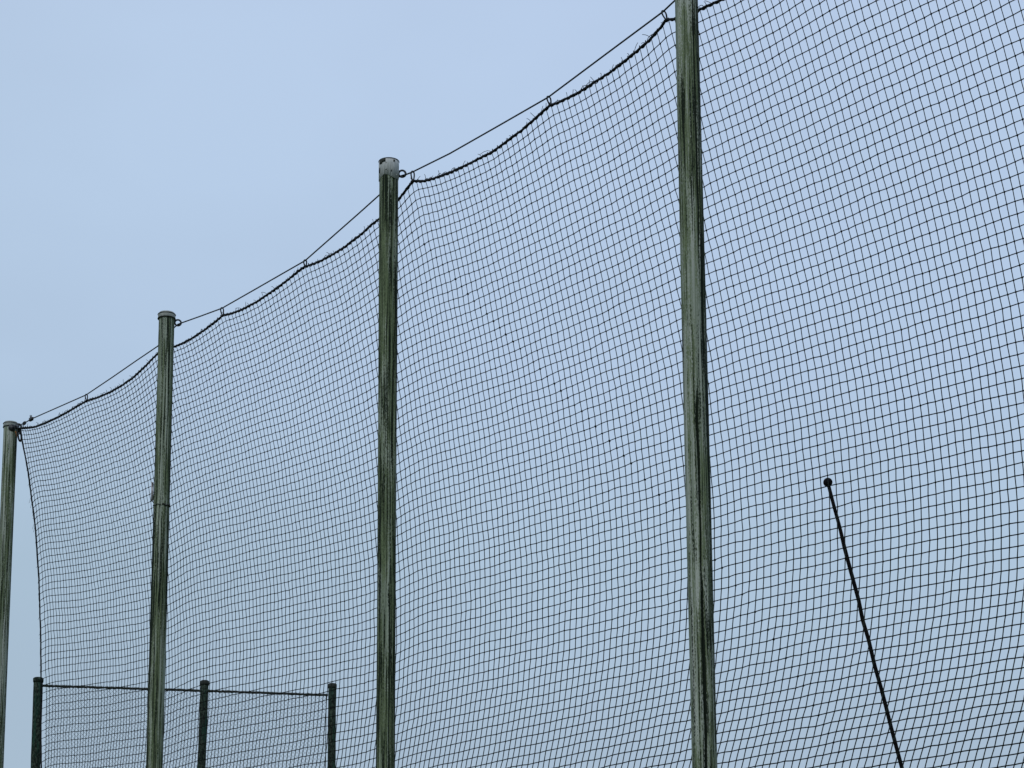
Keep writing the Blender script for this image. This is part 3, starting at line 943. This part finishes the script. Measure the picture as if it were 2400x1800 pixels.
hp2 = hp + (amp * np.sin(ph))[:, None] * np.array([0, 0, 1.0]) + (0.0075 * np.cos(ph))[:, None] * NRM
g.tube(hp2, 0.0026, 4)
g.make('lacing', M_ROPE, net)
g = Geo()   # cut twine ends sticking up out of the lacing
for i in range(1, 262):
    n = K.get((i, 0)) or K.get((i, 1))
    if n is None or not INS[n]: continue
    if rng.random() < 0.30: continue
    x, y = XY[n][0], rope(XY[n][0])
    b0 = on_plane(x, y, NET_OFF)
    L = 0.020 + 0.032 * rng.random()
    lean = rng.normal(-0.25, 0.45)
    curl = rng.normal(-0.4, 0.5)
    s = np.linspace(0, 1, 5)
    dxn = -U
    pts = b0 + (s * L)[:, None] * np.array([0, 0, 1.0]) + (L * (lean * s + curl * s * s * 0.8))[:, None] * dxn + (0.3 * L * rng.normal() * s)[:, None] * NRM
    pts[:, 2] -= L * 0.35 * abs(curl) * s ** 3
    g.tube(pts, 0.0018, 3)
    if rng.random() < 0.25:     # a slack bight of the lacing
        wd = 0.018 + 0.02 * rng.random()
        a = np.linspace(0, math.pi, 8)
        g.tube(b0 + (wd * np.cos(a))[:, None] * dxn + ((0.010 + 0.012 * rng.random()) * np.sin(a))[:, None] * np.array([0, 0, 1.0]), 0.0017, 4)
o = g.make('twine_end', M_ROPE, net)
o['kind'] = 'stuff'

# hem rope along the lowest row
hem = np.array([W3[K[(i, HEM)]] for i in range(0, 400) if (i, HEM) in K and INS[K[(i, HEM)]]])
g = Geo()
g.tube(hem, 0.006, 6)
g.make('hem_rope', M_ROPE, net)

# side rope down the free left edge
eys = np.arange(1004, XY[K[(0, HEM)]][1], 8.0)
exs = np.interp(eys, ey, ex)
side = on_net(exs, eys)
g = Geo()
g.tube(side + rng.normal(0, 0.0006, side.shape), 0.0068 + 0.0018 * rng.random(len(side)), 6)
g.make('side_rope', M_ROPE, net)
g = Geo()
for k in range(3, len(side), 1):
    if rng.random() < 0.65: continue
    b0 = side[k]
    L = 0.02 + 0.03 * rng.random()
    g.tube([b0, b0 + U * L * 0.6 - np.array([0, 0, L * 0.4 * rng.random()]), b0 + U * L - np.array([0, 0, L * rng.random()])], 0.0013, 3)
    if rng.random() < 0.5:
        g.box(b0, np.array([0.006, 0, 0]), np.array([0, 0.006, 0]), np.array([0, 0, 0.011]))
o = g.make('twine_end', M_ROPE, net)
o['kind'] = 'stuff'

# cord ties between the cable and the head rope
for (tx, ty), (bx2, by2), wpx in (((202, 925.5), (203.4, 940), 3.5), ((520, 722.6), (521.6, 740), 4.4), ((715, 611), (715.8, 625), 4.5), ((966.7, 403.2), (968, 425), 5.0), ((1284.8, 228), (1290, 247), 5.5), ((1553.8, 27.5), (1562, 47), 6.0)):
    T = on_plane(tx, ty, NET_OFF * 0.85)
    B = on_plane(bx2, by2, NET_OFF * 0.95)
    dep = (T - C0) @ FW
    wd = wpx * dep / F
    a = np.linspace(0, 2 * math.pi, 25)[:-1]
    tt = (1 - np.cos(a)) / 2          # 0 at top .. 1 at bottom
    wide = wd * np.sin(a) * (1 - 0.62 * tt)
    lift = np.array([0, 0, 1.0]) * 0.006
    pts = T[None] + lift + (B - T - lift)[None] * tt[:, None] + wide[:, None] * RT
    g = Geo()
    g.tube(pts, 0.0045, 6, closed=True, refn=NRM)
    g.tube([B + np.array([-0.012, 0, -0.006]), B + np.array([0.0, 0, 0.002]), B + np.array([0.012, 0, 0.0])], [0.006, 0.0085, 0.006], 6)
    for s in range(2):
        e = B + np.array([rng.normal(0, 0.012), 0, -0.02 + 0.05 * rng.random()])
        g.tube([B, (B + e) / 2 + np.array([0.004, 0, 0.003]), e], 0.0015, 4)
    g.make('tie', M_ROPE, net)

# snap hook from which the side rope hangs at the leftmost post
hk = tag(empty('snap_hook', on_plane(44, 1006, 0.03)), 'small dark snap hook at the leftmost post top, holding the side rope of the net', 'hook')
g = Geo()
s0, s1 = on_plane(44.0, 1003, 0.035), on_plane(47.5, 1034, 0.06)
ax = s1 - s0
a = np.linspace(0, 2 * math.pi, 29)[:-1]
mid_ = (s0 + s1) / 2
hl = np.linalg.norm(ax) / 2
ax = ax / np.linalg.norm(ax)
g.tube(mid_ + hl * np.cos(a)[:, None] * ax + ((0.010 + 0.006 * (np.cos(a) + 1) / 2) * np.sin(a))[:, None] * RT, 0.0082, 7, closed=True, refn=NRM)
g.make('hook', M_STEEL, hk)
g = Geo()
g.tube([s0 + RT * 0.004 + ax * 0.015, mid_ + RT * 0.004], 0.007, 7)
g.tube([s1 - ax * 0.01, on_net(52, 1034)], 0.006, 6)
g.make('hook_gate', M_STEEL, hk)

# ---------------------------------------------------------------- chain-link fence beyond the net
SCALE = 170.0   # pixels per metre at its distance
FD = F / SCALE
pa = ray(100.5, 1607); pb = ray(760, 1629)
# rail level: choose distances so that both ends come out at the same height
ka = FD
A3 = C0 + pa * ka
kb = (A3[2] - EYE) / pb[2]
B3 = C0 + pb * kb
FU = B3 - A3; FU[2] = 0; FLEN = np.linalg.norm(FU); FU /= FLEN
FN = np.array([FU[1], -FU[0], 0])


def on_fence(px, py):
    d = ray(px, py)
    k = ((A3[:2] - C0[:2]) @ FN[:2]) / (d[..., 0] * FN[0] + d[..., 1] * FN[1])
    return C0 + d * k[..., None]


fence = tag(empty('chain_link_fence', (A3[0], A3[1], 0)), 'lower chain link fence with a dark top rail and three mossy posts, behind the net', 'fence')
tops = []
for (tx, ty), (bx3, by3), wpx in (((90, 1590), (83, 1800), 22.0), ((480, 1597), (472, 1800), 19.6), ((779, 1604), (777, 1800), 19.4)):
    T, B = on_fence(tx, ty), on_fence(bx3, by3)
    dr = (T - B) / (T[2] - B[2])
    foot = T - dr * T[2]
    rr2 = wpx / 2 / SCALE
    n = 40
    s = np.linspace(0, 1, n)
    g = Geo()
    g.tube(foot + (T - foot) * s[:, None] + rng.normal(0, 0.0012, (n, 3)), np.interp(s, [0, 1], [rr2 * 1.06, rr2]) + rng.normal(0, 0.0012, n), 22, refn=(0, 1, 0))
    g.make('post', M_FENCE, fence)
    g = Geo()
    g.lathe(T + np.array([0, 0, -0.035]), [(rr2 * 1.09, -0.02), (rr2 * 1.12, 0.0), (rr2 * 1.12, 0.035), (rr2 * 0.8, 0.048)], 22)
    g.make('post_cap', M_FENCE if wpx > 21 else M_RAIL, fence)
    tops.append((T, foot, rr2))
n = 70
s = np.linspace(0, 1, n)
for i, (x1, y1, x2, y2) in enumerate(((92, 1607, 480, 1619), (480, 1619, 768, 1629.5))):
    a_, b_ = on_fence(x1, y1), on_fence(x2, y2)
    g = Geo()
    g.tube(a_ + (b_ - a_) * s[:, None] + rng.normal(0, 0.002, (n, 3)) - FN * 0.0, 0.0180 + rng.normal(0, 0.0016, n), 8)
    g.make('top_rail', M_RAIL, fence)
# mesh: diagonal wires between the rail and the ground line
L0 = 0.05; L1 = (on_fence(766, 1629) - A3)[:2] @ FU[:2]
ZT, ZB = A3[2] + 0.028, 1.2
pitch = 0.056
g_v, g_f = [], []
wr = 0.0020
cnt = 0


def wire(p, q, r):
    global cnt
    d = q - p; d = d / np.linalg.norm(d)
    a1 = np.cross(d, FN); b1_ = FN
    for e in (p, q):
        for t_ in (0.5, 2.6, 4.7):
            g_v.append(e + r * (math.cos(t_) * a1 + math.sin(t_) * b1_))
    for k_ in range(3):
        g_f.append((cnt + k_, cnt + (k_ + 1) % 3, cnt + 3 + (k_ + 1) % 3, cnt + 3 + k_))
    cnt += 6


H = ZT - ZB
for sgn in (1, -1):
    s_ = -H if sgn > 0 else 0.0
    s_end = L1 if sgn > 0 else L1 + H
    s_ = math.floor(s_ / pitch) * pitch
    while s_ < s_end:
        # line: along = s_ + sgn * (z - ZB)
        z0, z1 = ZB, ZT
        a0, a1_ = s_, s_ + sgn * H
        if sgn > 0:
            if a0 < L0: z0 = ZB + (L0 - a0); a0 = L0
            if a1_ > L1: z1 = ZT - (a1_ - L1); a1_ = L1
        else:
            if a0 > L1: z0 = ZB + (a0 - L1); a0 = L1
            if a1_ < L0: z1 = ZT - (L0 - a1_); a1_ = L0
        if z1 > z0 + 0.01:
            # a real chain link wire zigzags: short waves in and out of the plane
            m = max(2, int((z1 - z0) / 0.25))
            for q in range(m):
                f0, f1 = q / m, (q + 1) / m
                p_ = A3 * np.array([1, 1, 0]) + FU * (a0 + (a1_ - a0) * f0) + np.array([0, 0, z0 + (z1 - z0) * f0]) + FN * 0.003 * sgn
                q_ = A3 * np.array([1, 1, 0]) + FU * (a0 + (a1_ - a0) * f1) + np.array([0, 0, z0 + (z1 - z0) * f1]) + FN * 0.003 * sgn
                wire(p_, q_, wr)
        s_ += pitch
o = link('chain_link_mesh', np.array(g_v), np.array(g_f), M_WIRE, fence)
o['kind'] = 'stuff'
g = Geo()
e1 = on_fence(764.5, 1632); e2 = on_fence(763, 1800); e3 = e2 + (e2 - e1) * ((e2[2] - 1.2) / (e1[2] - e2[2]))
g.tube([e1, e2, e3], 0.006, 6)
g.make('tension_bar', M_RAIL, fence)

# ---------------------------------------------------------------- leaning mast with a ball head
MAST = [(1940.3, 1131), (1955, 1188.5), (1967.8, 1233.7), (1979, 1283), (1988, 1317), (2001.7, 1367), (2013, 1408), (2021.5, 1453), (2036, 1500), (2050.6, 1563), (2064, 1608.5), (2076, 1654), (2088, 1703)]
MD = 20.0
mx, my = map(np.array, zip(*MAST))
mx = 0.85 * mx + 0.15 * np.polyval(np.polyfit(my, mx, 3), my)
mw = C0 + ray(mx, my) * MD
dirn = mw[-1] - mw[-4]; dirn /= -dirn[2]
foot = mw[-1] + dirn * mw[-1][2]
foot[2] = 0
mast = tag(empty('mast', foot), 'thin black leaning pole with a ball on its tip, seen through the net', 'pole')
g = Geo()
g.tube(np.concatenate([mw, [(mw[-1] + foot) / 2, foot]]), [0.0175] * 3 + [0.0195] * (len(mw) - 3) + [0.0195, 0.020], 12)
g.make('pole', M_MASTBLACK, mast)
g = Geo()
bc = C0 + ray(1940.3, 1130.5) * MD
th = np.linspace(0.02, math.pi - 0.02, 14)
g.lathe(bc, [(0.0445 * math.sin(t_), -0.0445 * math.cos(t_)) for t_ in th], 24)
g.make('ball', M_MASTBLACK, mast)

print('objects', len(bpy.data.objects), 'tris', sum(len(m.polygons) for m in bpy.data.meshes))
